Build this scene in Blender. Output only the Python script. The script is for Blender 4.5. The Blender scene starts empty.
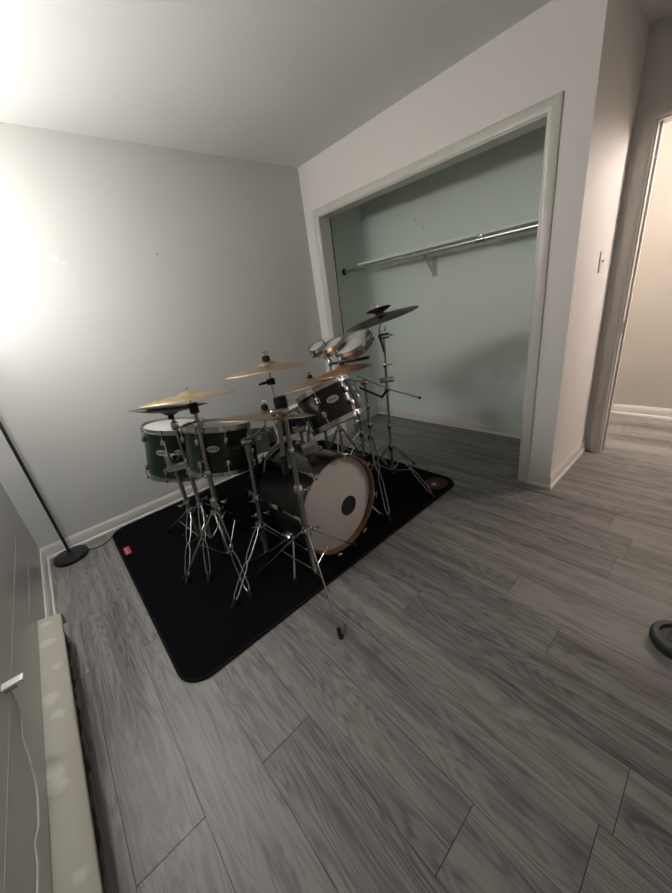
import bpy, bmesh, math, random
from mathutils import Vector as V, Matrix
random.seed(7)
S = bpy.context.scene
COL = S.collection

# ---------------------------------------------------------------- camera
cam_d = bpy.data.cameras.new('camera')
cam = bpy.data.objects.new('camera', cam_d); COL.objects.link(cam)
cam_d.sensor_fit = 'HORIZONTAL'; cam_d.sensor_width = 36.0
cam_d.lens = 340.41 * 36.0 / 672.0
cam_d.clip_start = 0.02; cam_d.clip_end = 60
RIGHT = V((0.736042, -0.663623, -0.133682)); DOWN = V((-0.350451, -0.204453, -0.913992)); FWD = V((0.579215, 0.719589, -0.383054))
RIGHT.normalize(); FWD = (FWD - RIGHT * FWD.dot(RIGHT)).normalized(); DOWN = FWD.cross(RIGHT)
m = Matrix.Identity(4)
for i in range(3):
    m[i][0] = RIGHT[i]; m[i][1] = -DOWN[i]; m[i][2] = -FWD[i]
m.translation = V((0.3809, 0.2530, 1.3262))
cam.matrix_world = m
S.camera = cam

# ---------------------------------------------------------------- world, exposure
wd = bpy.data.worlds.new('world'); S.world = wd; wd.use_nodes = True
wd.node_tree.nodes['Background'].inputs[0].default_value = (0.80, 0.84, 0.90, 1)
wd.node_tree.nodes['Background'].inputs[1].default_value = 0.02
vs = S.view_settings
vs.view_transform = 'Standard'; vs.look = 'None'; vs.gamma = 1.0; vs.use_curve_mapping = False
vs.exposure = 0.0
LAMP_LOW, LAMP_HIGH, HALL = 134.0, 36.0, 102.0     # strengths of the globes' glow
LAMP_COL = (1.0, 0.98, 0.955); HALL_COL = (1.0, 0.86, 0.80)

# ---------------------------------------------------------------- materials
def mat(name, col, rough=0.5, metal=0.0, spec=0.5, emit=None, estr=0.0, noise=None, bump=None, coat=0.0):
    mt = bpy.data.materials.new(name); mt.use_nodes = True
    nt = mt.node_tree; b = nt.nodes['Principled BSDF']
    b.inputs['Base Color'].default_value = (*col, 1); b.inputs['Roughness'].default_value = rough
    b.inputs['Metallic'].default_value = metal; b.inputs['Specular IOR Level'].default_value = spec
    b.inputs['Coat Weight'].default_value = coat
    if emit: b.inputs['Emission Color'].default_value = (*emit, 1); b.inputs['Emission Strength'].default_value = estr
    if noise or bump:
        tc = nt.nodes.new('ShaderNodeTexCoord')
    if noise:
        sc, amt = noise
        n = nt.nodes.new('ShaderNodeTexNoise'); n.inputs['Scale'].default_value = sc; n.inputs['Detail'].default_value = 5
        nt.links.new(tc.outputs['Object'], n.inputs['Vector'])
        mx = nt.nodes.new('ShaderNodeMixRGB'); mx.inputs[1].default_value = (*[c * (1 - amt) for c in col], 1); mx.inputs[2].default_value = (*[min(1, c * (1 + amt)) for c in col], 1)
        nt.links.new(n.outputs['Fac'], mx.inputs[0]); nt.links.new(mx.outputs[0], b.inputs['Base Color'])
    if bump:
        sc, st = bump
        n2 = nt.nodes.new('ShaderNodeTexNoise'); n2.inputs['Scale'].default_value = sc; n2.inputs['Detail'].default_value = 3
        nt.links.new(tc.outputs['Object'], n2.inputs['Vector'])
        bp = nt.nodes.new('ShaderNodeBump'); bp.inputs['Strength'].default_value = st; bp.inputs['Distance'].default_value = 0.002
        nt.links.new(n2.outputs['Fac'], bp.inputs['Height']); nt.links.new(bp.outputs[0], b.inputs['Normal'])
    return mt

def wall_mat(name, col, spots=(), rough=0.55):
    """painted wall; spots = (x,y,z, radius, (r,g,b), amount): spackle patches, scuffs and other marks with ragged edges"""
    mt = mat(name, col, rough, spec=0.35, bump=(55, 0.12))
    nt = mt.node_tree; b = nt.nodes['Principled BSDF']
    tc = nt.nodes.new('ShaderNodeTexCoord')
    n = nt.nodes.new('ShaderNodeTexNoise'); n.inputs['Scale'].default_value = 1.6; n.inputs['Detail'].default_value = 4
    nt.links.new(tc.outputs['Object'], n.inputs['Vector'])
    mx = nt.nodes.new('ShaderNodeMixRGB')
    mx.inputs[1].default_value = (*[c * 0.96 for c in col], 1); mx.inputs[2].default_value = (*[c * 1.04 for c in col], 1)
    nt.links.new(n.outputs['Fac'], mx.inputs[0])
    last = mx.outputs[0]
    nz = nt.nodes.new('ShaderNodeTexNoise'); nz.inputs['Scale'].default_value = 28; nz.inputs['Detail'].default_value = 4
    geo = nt.nodes.new('ShaderNodeNewGeometry'); nt.links.new(geo.outputs['Position'], nz.inputs['Vector'])
    for (x, y, z, r, c, amt) in spots:
        vm = nt.nodes.new('ShaderNodeVectorMath'); vm.operation = 'DISTANCE'
        nt.links.new(geo.outputs['Position'], vm.inputs[0]); vm.inputs[1].default_value = (x, y, z)
        ad = nt.nodes.new('ShaderNodeMath'); ad.operation = 'MULTIPLY_ADD'
        nt.links.new(nz.outputs['Fac'], ad.inputs[0]); ad.inputs[1].default_value = r * 1.6; nt.links.new(vm.outputs['Value'], ad.inputs[2])
        mr = nt.nodes.new('ShaderNodeMapRange'); mr.inputs['From Min'].default_value = r * 1.35; mr.inputs['From Max'].default_value = r * 1.9
        mr.inputs['To Min'].default_value = amt; mr.inputs['To Max'].default_value = 0
        nt.links.new(ad.outputs[0], mr.inputs[0])
        m2 = nt.nodes.new('ShaderNodeMixRGB'); m2.inputs[2].default_value = (*c, 1)
        nt.links.new(mr.outputs[0], m2.inputs[0]); nt.links.new(last, m2.inputs[1]); last = m2.outputs[0]
    nt.links.new(last, b.inputs['Base Color'])
    return mt

def floor_mat():
    mt = mat('grey oak laminate', (0.2, 0.2, 0.2), 0.36, spec=0.45)
    nt = mt.node_tree; b = nt.nodes['Principled BSDF']; N = nt.nodes.new; L = nt.links.new
    at = N('ShaderNodeAttribute'); at.attribute_name = 'plank'
    sp = N('ShaderNodeSeparateColor'); L(at.outputs['Color'], sp.inputs[0])
    tc = N('ShaderNodeTexCoord')
    cb = N('ShaderNodeCombineXYZ')
    for k, ch in enumerate(('Red', 'Green', 'Blue')):
        mu = N('ShaderNodeMath'); mu.operation = 'MULTIPLY'; mu.inputs[1].default_value = 17.0
        L(sp.outputs[ch], mu.inputs[0]); L(mu.outputs[0], cb.inputs[k])
    ad = N('ShaderNodeVectorMath'); ad.operation = 'ADD'; L(tc.outputs['Object'], ad.inputs[0]); L(cb.outputs[0], ad.inputs[1])
    # slow wander of the grain
    mp0 = N('ShaderNodeMapping'); mp0.inputs['Scale'].default_value = (8.5, 0.95, 1.0); L(ad.outputs[0], mp0.inputs[0])
    nA = N('ShaderNodeTexNoise'); nA.inputs['Scale'].default_value = 1.0; nA.inputs['Detail'].default_value = 2.5; nA.inputs['Roughness'].default_value = 0.45; L(mp0.outputs[0], nA.inputs[0])
    # cathedral figure: contour lines of the wandering field
    ml = N('ShaderNodeMath'); ml.operation = 'MULTIPLY'; ml.inputs[1].default_value = 150.0; L(nA.outputs['Fac'], ml.inputs[0])
    nB0 = N('ShaderNodeMapping'); nB0.inputs['Scale'].default_value = (75, 6, 1); L(ad.outputs[0], nB0.inputs[0])
    nB = N('ShaderNodeTexNoise'); nB.inputs['Scale'].default_value = 1.0; nB.inputs['Detail'].default_value = 5; L(nB0.outputs[0], nB.inputs[0])
    a2 = N('ShaderNodeMath'); a2.operation = 'MULTIPLY_ADD'; a2.inputs[1].default_value = 5.0; L(nB.outputs['Fac'], a2.inputs[0]); L(ml.outputs[0], a2.inputs[2])
    fr = N('ShaderNodeMath'); fr.operation = 'SINE'; L(a2.outputs[0], fr.inputs[0])
    f2 = N('ShaderNodeMath'); f2.operation = 'MULTIPLY_ADD'; f2.inputs[1].default_value = 0.5; f2.inputs[2].default_value = 0.5; L(fr.outputs[0], f2.inputs[0])
    pw = N('ShaderNodeMath'); pw.operation = 'POWER'; pw.inputs[1].default_value = 1.6; L(f2.outputs[0], pw.inputs[0])
    # fine pores
    nC0 = N('ShaderNodeMapping'); nC0.inputs['Scale'].default_value = (210, 7, 1); L(ad.outputs[0], nC0.inputs[0])
    nC = N('ShaderNodeTexNoise'); nC.inputs['Scale'].default_value = 1.0; nC.inputs['Detail'].default_value = 3; L(nC0.outputs[0], nC.inputs[0])
    # broad light and dark streaks
    nD0 = N('ShaderNodeMapping'); nD0.inputs['Scale'].default_value = (17, 0.8, 1); L(ad.outputs[0], nD0.inputs[0])
    nD = N('ShaderNodeTexNoise'); nD.inputs['Scale'].default_value = 1.0; nD.inputs['Detail'].default_value = 4; L(nD0.outputs[0], nD.inputs[0])
    def madd(src, k, add):
        q = N('ShaderNodeMath'); q.operation = 'MULTIPLY_ADD'; q.inputs[1].default_value = k
        L(src, q.inputs[0])
        if isinstance(add, float): q.inputs[2].default_value = add
        else: L(add, q.inputs[2])
        return q.outputs[0]
    v = madd(pw.outputs[0], -0.20, 0.36)
    v = madd(nC.outputs['Fac'], 0.55, v); v = madd(nD.outputs['Fac'], 1.15, v); v = madd(sp.outputs['Blue'], 0.13, v); v = madd(nB.outputs['Fac'], 0.55, v)
    rp = N('ShaderNodeValToRGB'); L(madd(v, 1.05, -0.80), rp.inputs[0])
    e = rp.color_ramp.elements
    e[0].position = 0.12; e[0].color = (0.034, 0.0325, 0.030, 1)
    e[1].position = 0.95; e[1].color = (0.235, 0.224, 0.211, 1)
    k = e.new(0.5); k.color = (0.105, 0.100, 0.095, 1)
    L(rp.outputs[0], b.inputs['Base Color'])
    bp = N('ShaderNodeBump'); bp.inputs['Strength'].default_value = 0.18; bp.inputs['Distance'].default_value = 0.001
    L(nC.outputs['Fac'], bp.inputs['Height']); L(bp.outputs[0], b.inputs['Normal'])
    rr = N('ShaderNodeMapRange'); rr.inputs['To Min'].default_value = 0.34; rr.inputs['To Max'].default_value = 0.50
    L(nD.outputs['Fac'], rr.inputs[0]); L(rr.outputs[0], b.inputs['Roughness'])
    return mt

def rug_mat():
    mt = mat('black rug pile', (0.0035, 0.0038, 0.005), 0.95, spec=0.05)
    nt = mt.node_tree; b = nt.nodes['Principled BSDF']; N = nt.nodes.new; L = nt.links.new
    tc = N('ShaderNodeTexCoord')
    vo = N('ShaderNodeTexVoronoi'); vo.inputs['Scale'].default_value = 9.0; L(tc.outputs['Object'], vo.inputs['Vector'])
    lt = N('ShaderNodeMath'); lt.operation = 'LESS_THAN'; lt.inputs[1].default_value = 0.035; L(vo.outputs['Distance'], lt.inputs[0])
    sc = N('ShaderNodeSeparateColor'); L(vo.outputs['Color'], sc.inputs[0])
    gt = N('ShaderNodeMath'); gt.operation = 'GREATER_THAN'; gt.inputs[1].default_value = 0.72; L(sc.outputs[0], gt.inputs[0])
    mu = N('ShaderNodeMath'); mu.operation = 'MULTIPLY'; L(lt.outputs[0], mu.inputs[0]); L(gt.outputs[0], mu.inputs[1])
    mx = N('ShaderNodeMixRGB'); mx.inputs[1].default_value = (0.0035, 0.0038, 0.005, 1); mx.inputs[2].default_value = (0.10, 0.10, 0.10, 1)
    L(mu.outputs[0], mx.inputs[0]); L(mx.outputs[0], b.inputs['Base Color'])
    n = N('ShaderNodeTexNoise'); n.inputs['Scale'].default_value = 600; L(tc.outputs['Object'], n.inputs['Vector'])
    bp = N('ShaderNodeBump'); bp.inputs['Strength'].default_value = 0.4; bp.inputs['Distance'].default_value = 0.002
    L(n.outputs['Fac'], bp.inputs['Height']); L(bp.outputs[0], b.inputs['Normal'])
    return mt

def cymbal_mat(name, col, rough=0.33):
    mt = mat(name, col, rough, metal=1.0)
    nt = mt.node_tree; b = nt.nodes['Principled BSDF']; N = nt.nodes.new; L = nt.links.new
    tc = N('ShaderNodeTexCoord'); sx = N('ShaderNodeSeparateXYZ'); L(tc.outputs['Object'], sx.inputs[0])
    # lathe grooves: rings in the cymbal's own radius
    cx = N('ShaderNodeCombineXYZ'); L(sx.outputs[0], cx.inputs[0]); L(sx.outputs[1], cx.inputs[1])
    ln = N('ShaderNodeVectorMath'); ln.operation = 'LENGTH'; L(cx.outputs[0], ln.inputs[0])
    mu = N('ShaderNodeMath'); mu.operation = 'MULTIPLY'; mu.inputs[1].default_value = 900; L(ln.outputs['Value'], mu.inputs[0])
    sn = N('ShaderNodeMath'); sn.operation = 'SINE'; L(mu.outputs[0], sn.inputs[0])
    bp = N('ShaderNodeBump'); bp.inputs['Strength'].default_value = 0.15; bp.inputs['Distance'].default_value = 0.0006
    L(sn.outputs[0], bp.inputs['Height']); L(bp.outputs[0], b.inputs['Normal'])
    n = N('ShaderNodeTexNoise'); n.inputs['Scale'].default_value = 14; n.inputs['Detail'].default_value = 3; L(tc.outputs['Object'], n.inputs['Vector'])
    mx = N('ShaderNodeMixRGB'); mx.inputs[1].default_value = (*[c * 0.78 for c in col], 1); mx.inputs[2].default_value = (*[min(1, c * 1.15) for c in col], 1)
    L(n.outputs['Fac'], mx.inputs[0]); L(mx.outputs[0], b.inputs['Base Color'])
    return mt

def shell_mat(name, col):
    mt = mat(name, col, 0.30, spec=0.4, coat=0.15)
    nt = mt.node_tree; b = nt.nodes['Principled BSDF']; N = nt.nodes.new; L = nt.links.new
    tc = N('ShaderNodeTexCoord'); mp = N('ShaderNodeMapping'); mp.inputs['Scale'].default_value = (6, 6, 90); L(tc.outputs['Object'], mp.inputs[0])
    n = N('ShaderNodeTexNoise'); n.inputs['Scale'].default_value = 1; L(mp.outputs[0], n.inputs['Vector'])
    mx = N('ShaderNodeMixRGB'); mx.inputs[1].default_value = (*[c * 0.7 for c in col], 1); mx.inputs[2].default_value = (*[c * 1.35 for c in col], 1)
    L(n.outputs['Fac'], mx.inputs[0]); L(mx.outputs[0], b.inputs['Base Color'])
    return mt

GREY = (0.53, 0.53, 0.51)
M = {
 'floor': floor_mat(), 'gap': mat('plank joint', (0.03, 0.028, 0.026), 0.9),
 'wall_back': wall_mat('grey wall paint', GREY, [
     (0.72, 3.07, 1.80, 0.022, (0.62, 0.62, 0.60), 0.55), (0.75, 3.07, 1.775, 0.016, (0.60, 0.60, 0.58), 0.55),
     (1.309, 3.07, 1.812, 0.006, (0.16, 0.14, 0.12), 0.9), (1.29, 3.07, 1.818, 0.006, (0.6, 0.6, 0.58), 0.6),
     (0.367, 3.07, 0.30, 0.035, (0.50, 0.44, 0.40), 0.4), (0.40, 3.07, 0.205, 0.018, (0.60, 0.58, 0.55), 0.5), (0.42, 3.07, 0.235, 0.012, (0.60, 0.58, 0.55), 0.5)]),
 'wall': wall_mat('light wall paint', (0.70, 0.675, 0.645)),
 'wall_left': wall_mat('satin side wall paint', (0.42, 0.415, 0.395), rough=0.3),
 'hallwall': wall_mat('hallway wall paint', (0.45, 0.42, 0.375)),
 'ceiling': wall_mat('ceiling paint', (0.72, 0.71, 0.69), rough=0.8),
 'mint': wall_mat('mint closet paint', (0.67, 0.735, 0.68), [
     (3.41, 2.42, 1.93, 0.018, (0.36, 0.38, 0.36), 0.5), (3.41, 2.33, 1.85, 0.015, (0.36, 0.38, 0.36), 0.5),
     (3.41, 1.60, 0.565, 0.07, (0.36, 0.40, 0.37), 0.22), (3.41, 1.47, 0.57, 0.05, (0.36, 0.40, 0.37), 0.22)]),  # last two: broad, faint darker marks low on the closet back
 'trim': mat('white trim paint', (0.62, 0.60, 0.565), 0.3, noise=(6, 0.05)),
 'casing': mat('cream casing paint', (0.55, 0.535, 0.48), 0.3, noise=(5, 0.06)),
 'heater': wall_mat('cream heater enamel', (0.36, 0.35, 0.295), [
     (0.03, 1.92, 0.19, 0.030, (0.60, 0.59, 0.55), 0.38), (0.05, 1.75, 0.19, 0.020, (0.60, 0.59, 0.55), 0.38), (0.02, 1.60, 0.19, 0.03, (0.60, 0.59, 0.55), 0.38),
     (0.04, 1.52, 0.19, 0.022, (0.60, 0.59, 0.55), 0.38), (0.018, 1.33, 0.19, 0.034, (0.60, 0.59, 0.55), 0.38), (0.02, 1.27, 0.19, 0.03, (0.60, 0.59, 0.55), 0.38),
     (0.05, 1.02, 0.18, 0.02, (0.60, 0.59, 0.55), 0.38), (0.03, 2.05, 0.19, 0.02, (0.60, 0.59, 0.55), 0.38)], rough=0.6),
 'fin': mat('dusty dark fins', (0.05, 0.046, 0.04), 0.7, metal=0.3, noise=(40, 0.5)),
 'chrome': mat('chrome', (0.50, 0.50, 0.49), 0.24, metal=1.0),
 'dullchrome': mat('dull chrome tube', (0.34, 0.335, 0.32), 0.34, metal=1.0),
 'smokechrome': mat('smoky chrome', (0.22, 0.22, 0.215), 0.42, metal=1.0),
 'steel': mat('zinc closet rod', (0.62, 0.62, 0.60), 0.3, metal=0.9, noise=(30, 0.1)),
 'rubber': mat('black rubber', (0.012, 0.012, 0.012), 0.6, spec=0.3),
 'felt': mat('black felt', (0.02, 0.02, 0.02), 0.95, spec=0.1),
 'blackmetal': mat('black satin metal', (0.012, 0.014, 0.016), 0.42, spec=0.4),
 'rug': rug_mat(), 'rugedge': mat('black rug binding', (0.006, 0.006, 0.007), 0.8, spec=0.15),
 'red': mat('red tag', (0.42, 0.03, 0.045), 0.7), 'redpatch': mat('dark red emblem', (0.10, 0.012, 0.014), 0.8), 'greypatch': mat('dark grey patch', (0.022, 0.02, 0.02), 0.8), 'pale': mat('pale print', (0.55, 0.42, 0.38), 0.8),
 'green': shell_mat('dark green lacquer', (0.004, 0.0125, 0.008)), 'black': shell_mat('black lacquer', (0.0045, 0.0055, 0.0055)),
 'maple': mat('maple hoop', (0.22, 0.105, 0.042), 0.3, noise=(25, 0.25), coat=0.4),
 'head': mat('coated white head', (0.52, 0.50, 0.47), 0.65, noise=(60, 0.04)),
 'clearhead': mat('grey film head', (0.40, 0.39, 0.37), 0.35, noise=(8, 0.08)),
 'floorhead': mat('coated tom head', (0.46, 0.44, 0.42), 0.5, noise=(8, 0.08)),
 'badge': mat('silver badge', (0.55, 0.55, 0.53), 0.3, metal=0.8), 'ink': mat('dark ink', (0.03, 0.03, 0.03), 0.6),
 'port': mat('port disc', (0.014, 0.014, 0.012), 0.4), 'portprint': mat('port print', (0.07, 0.065, 0.05), 0.5),
 'brass': cymbal_mat('bright bronze', (0.72, 0.53, 0.29)), 'bronze': cymbal_mat('bronze', (0.56, 0.40, 0.26)),
 'darkbronze': cymbal_mat('dark bronze', (0.40, 0.30, 0.20)), 'redbronze': cymbal_mat('reddish bronze', (0.62, 0.34, 0.19)),
 'shadebronze': cymbal_mat('shaded bronze', (0.12, 0.112, 0.10), 0.42), 'rawbronze': cymbal_mat('raw dark bronze', (0.11, 0.10, 0.085), 0.42),  # first one darkened to stand for the shadow of the cymbal above
 'cable': mat('black cable', (0.015, 0.015, 0.015), 0.5), 'whiteplastic': mat('white plastic', (0.66, 0.65, 0.61), 0.35),
 'wireplastic': mat('aged wire plastic', (0.40, 0.39, 0.36), 0.5), 'splash': cymbal_mat('dark reddish bronze', (0.20, 0.11, 0.07), 0.4),
 'greyplate': mat('grey painted metal', (0.20, 0.215, 0.21), 0.45), 'palebox': mat('pale metal', (0.42, 0.42, 0.40), 0.4, metal=0.4),
 'weight': mat('dark grey rubberised iron', (0.045, 0.047, 0.047), 0.5, noise=(40, 0.15)), 'weightrim': mat('black rim', (0.018, 0.018, 0.02), 0.5),
 'lampglow': mat('frosted lamp globe', (0.9, 0.9, 0.88), 0.5, emit=LAMP_COL, estr=LAMP_LOW),
 'lampglow_hi': mat('frosted upper lamp globe', (0.9, 0.9, 0.88), 0.5, emit=LAMP_COL, estr=LAMP_HIGH),
 'hallglow': mat('hallway light glass', (0.9, 0.9, 0.88), 0.5, emit=HALL_COL, estr=HALL),
}

# ---------------------------------------------------------------- mesh helpers (all work in world coordinates)
def frame(a):
    a = V(a).normalized()
    u = a.cross(V((0, 0, 1)))
    if u.length < 1e-3: u = V((1, 0, 0))
    u.normalize(); w = u.cross(a)     # u, w, a
    return u, w, a
def box(bm, lo, hi, bev=0.0):
    b2 = bmesh.new()
    bmesh.ops.create_cube(b2, size=1)
    for v in b2.verts:
        v.co = V([(lo[i] + hi[i]) / 2 + v.co[i] * (hi[i] - lo[i]) for i in range(3)])
    if bev: bmesh.ops.bevel(b2, geom=b2.edges[:], offset=bev, segments=2, affect='EDGES', profile=0.5)
    merge(bm, b2)
def obox(bm, c, ax, ay, az, sx, sy, sz, bev=0.0):
    b2 = bmesh.new(); bmesh.ops.create_cube(b2, size=1)
    if bev:
        for v in b2.verts: v.co = V((v.co.x * sx, v.co.y * sy, v.co.z * sz))
        bmesh.ops.bevel(b2, geom=b2.edges[:], offset=bev, segments=2, affect='EDGES', profile=0.5)
        sx = sy = sz = 1
    ax, ay, az = V(ax).normalized(), V(ay).normalized(), V(az).normalized()
    for v in b2.verts: v.co = V(c) + ax * v.co.x * sx + ay * v.co.y * sy + az * v.co.z * sz
    merge(bm, b2)
def merge(bm, b2):
    mp = {}
    for v in b2.verts: mp[v] = bm.verts.new(v.co)
    for f in b2.faces:
        try: nf = bm.faces.new([mp[v] for v in f.verts]); nf.smooth = f.smooth
        except ValueError: pass
    b2.free()
def tube(bm, pts, r, n=10, caps=True):
    pts = [V(p) for p in pts]; rs = r if isinstance(r, (list, tuple)) else [r] * len(pts)
    rings = []; up = None
    for i, p in enumerate(pts):
        if i == 0: d = pts[1] - p
        elif i == len(pts) - 1: d = p - pts[i - 1]
        else: d = (pts[i + 1] - p).normalized() + (p - pts[i - 1]).normalized()
        d.normalize()
        if up is None:
            u, w, _ = frame(d)
        else:
            u = up - d * up.dot(d); u.normalize(); w = u.cross(d)
        up = u
        rings.append([bm.verts.new(p + (u * math.cos(t) + w * math.sin(t)) * rs[i]) for t in [2 * math.pi * k / n for k in range(n)]])
    for a, b in zip(rings, rings[1:]):
        for k in range(n):
            f = bm.faces.new((a[k], a[(k + 1) % n], b[(k + 1) % n], b[k])); f.smooth = True
    if caps:
        bm.faces.new(rings[0][::-1]); bm.faces.new(rings[-1])
def lathe(bm, prof, o, a, n=40, closed=False):
    """prof = [(radius, height along a)]"""
    o = V(o); u, w, a = frame(a)
    rings = []
    for r, h in prof:
        if r < 1e-6: rings.append([bm.verts.new(o + a * h)])
        else: rings.append([bm.verts.new(o + a * h + (u * math.cos(t) + w * math.sin(t)) * r) for t in [2 * math.pi * k / n for k in range(n)]])
    pairs = list(zip(rings, rings[1:]))
    if closed: pairs.append((rings[-1], rings[0]))
    for A, B in pairs:
        for k in range(n):
            q = [A[k % len(A)], A[(k + 1) % len(A)], B[(k + 1) % len(B)], B[k % len(B)]]
            q2 = []
            for v in q:
                if v not in q2: q2.append(v)
            if len(q2) > 2:
                f = bm.faces.new(q2); f.smooth = True
def ball(bm, c, r, sq=(1, 1, 1)):
    b2 = bmesh.new(); bmesh.ops.create_uvsphere(b2, u_segments=14, v_segments=9, radius=1)
    for v in b2.verts: v.co = V(c) + V((v.co.x * r * sq[0], v.co.y * r * sq[1], v.co.z * r * sq[2]))
    for f in b2.faces: f.smooth = True
    merge(bm, b2)
def prism(bm, poly, z0, z1):
    a = [bm.verts.new((x, y, z0)) for x, y in poly]; b = [bm.verts.new((x, y, z1)) for x, y in poly]
    n = len(poly); bm.faces.new(a[::-1]); bm.faces.new(b)
    for k in range(n): bm.faces.new((a[k], a[(k + 1) % n], b[(k + 1) % n], b[k]))
def sweep_profile(bm, prof, p0, p1, ax, ay):
    """extrude a closed 2-d profile (in ax, ay) from p0 to p1"""
    p0, p1, ax, ay = V(p0), V(p1), V(ax), V(ay)
    a = [bm.verts.new(p0 + ax * x + ay * y) for x, y in prof]; b = [bm.verts.new(p1 + ax * x + ay * y) for x, y in prof]
    n = len(prof); bm.faces.new(a[::-1]); bm.faces.new(b)
    for k in range(n): bm.faces.new((a[k], a[(k + 1) % n], b[(k + 1) % n], b[k]))

def wloc(o):
    p = V((0, 0, 0))
    while o: p = p + o.location; o = o.parent
    return p
def obj(name, bm, m_, parent=None, at=None):
    """bm holds world coordinates; it becomes ONE object"""
    me = bpy.data.meshes.new(name)
    o = bpy.data.objects.new(name, me); COL.objects.link(o)
    if parent: o.parent = parent; base = wloc(parent)
    else: base = V(at) if at else V((0, 0, 0)); o.location = base
    bmesh.ops.recalc_face_normals(bm, faces=bm.faces[:])
    bmesh.ops.translate(bm, verts=bm.verts[:], vec=-base)
    bm.to_mesh(me); bm.free()
    me.materials.append(M[m_] if isinstance(m_, str) else m_)
    me.set_sharp_from_angle(angle=math.radians(38))
    return o
def part(name, m_, parent, fn, *a, label=None, **k):
    bm = bmesh.new(); fn(bm, *a, **k); o = obj(name, bm, m_, parent)
    if label: o['label'] = label
    return o
def tag(o, label, cat, group=None):
    o['label'] = label; o['category'] = cat
    if group: o['group'] = group
    return o
def thing(name, loc, label, cat, group=None):
    o = bpy.data.objects.new(name, None); COL.objects.link(o); o.location = loc; o.empty_display_size = 0.05
    return tag(o, label, cat, group)
def struct(name, m_, boxes=(), fn=None, parent=None):
    bm = bmesh.new()
    for lo, hi in boxes: box(bm, lo, hi)
    if fn: fn(bm)
    o = obj(name, bm, m_, parent)
    if not parent: o['kind'] = 'structure'
    return o

# ---------------------------------------------------------------- room shell
W, D, H = 2.675, 3.070, 2.44           # closet wall, back wall, ceiling
DX, HX = 3.41, 4.39                    # door wall, far hallway wall
YE = 0.899                             # closet wall ends here
YF = -0.75                             # wall behind the camera
OY0, OY1, OZ = 1.095, 2.883, 2.033     # closet opening
DY1, DY0, DZ = 0.794, 0.02, 2.02       # doorway

# floor: planks run along y, 0.189 wide
def floor_mesh():
    bm = bmesh.new(); lay = bm.loops.layers.color.new('plank')
    pw, pl, x0 = 0.189, 1.215, 0.108
    seams = {0: 1.005, 1: 1.785, 2: 0.993, 3: 0.478, 4: 1.45, 5: 0.207, 6: 1.02, 7: 1.71, 8: 0.722, 9: 1.28, 10: 0.43, 11: 1.62, 12: 0.515, -1: 0.62, 13: 1.13, 14: 0.1}
    rnd = random.Random(11)
    for k in range(-2, 24):
        xa, xb = x0 + k * pw, x0 + (k + 1) * pw
        s = seams.get(k, rnd.uniform(0, pl))
        while s > YF - 0.3: s -= pl
        while s < D + 0.2:
            ya, yb = s, s + pl; s += pl
            c = (rnd.random(), rnd.random(), rnd.random(), 1)
            g = 0.0008
            x1, x2, y1, y2 = max(xa + g, -0.2), min(xb - g, HX + 0.1), max(ya + g * 1.3, YF - 0.1), min(yb - g * 1.3, D + 0.1)
            if x2 <= x1 or y2 <= y1: continue
            b2 = [(x1, y1), (x2, y1), (x2, y2), (x1, y2)]
            top = [bm.verts.new((x, y, 0)) for x, y in b2]; bot = [bm.verts.new((x, y, -0.004)) for x, y in b2]
            fs = [bm.faces.new(top)] + [bm.faces.new((top[i], bot[i], bot[(i + 1) % 4], top[(i + 1) % 4])) for i in range(4)]
            for f in fs:
                f.material_index = 0
                for l in f.loops: l[lay] = c
    q = [bm.verts.new(p) for p in ((-0.2, YF - 0.1, -0.004), (HX + 0.1, YF - 0.1, -0.004), (HX + 0.1, D + 0.1, -0.004), (-0.2, D + 0.1, -0.004))]
    f = bm.faces.new(q); f.material_index = 1
    o = obj('floor', bm, 'floor'); o.data.materials.append(M['gap']); o['kind'] = 'structure'
    return o
floor_mesh()
struct('ceiling', 'ceiling', [((-0.1, YF - 0.1, H), (HX + 0.1, D + 0.1, H + 0.08))])
struct('wall_back', 'wall_back', [((-0.1, D, -0.02), (W + 0.115, D + 0.1, H))])
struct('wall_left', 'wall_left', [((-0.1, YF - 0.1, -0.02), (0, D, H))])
struct('wall_front', 'wall', [((0, YF - 0.1, -0.02), (HX, YF, H))])
T = 0.11
struct('wall_closet', 'wall', [((W, OY1, -0.02), (W + T, D, H)), ((W, OY0, OZ), (W + T, OY1, H)), ((W, YE, -0.02), (W + T, OY0, H))])
struct('wall_return', 'wall', [((W + T, YE, -0.02), (DX, YE + 0.1, H))])
struct('wall_right', 'wall', [((DX, DY1, -0.02), (DX + T, YE + 0.1, H)), ((DX, DY0, DZ), (DX + T, DY1, H)), ((DX, YF, -0.02), (DX + T, DY0, H))])
struct('wall_hall', 'hallwall', [((HX, YF, -0.02), (HX + 0.1, D, H)), ((DX + 0.1, D, -0.02), (HX, D + 0.1, H))])
# closet interior
struct('wall_closet_back', 'mint', [((DX, YE + 0.1, -0.02), (DX + T, D + 0.1, H))])
struct('wall_closet_side', 'mint', [((W + 0.115, D, -0.02), (DX, D + 0.1, H))])
struct('wall_closet_inner', 'mint', [((W + T, YE + 0.1, -0.02), (DX, YE + 0.112, H)), ((W + T, OY1, -0.02), (W + T + 0.006, D, H)), ((W + T, YE + 0.112, OZ), (W + T + 0.006, OY1, H)), ((W + T, YE + 0.112, -0.02), (W + T + 0.006, OY0, OZ))])

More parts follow.
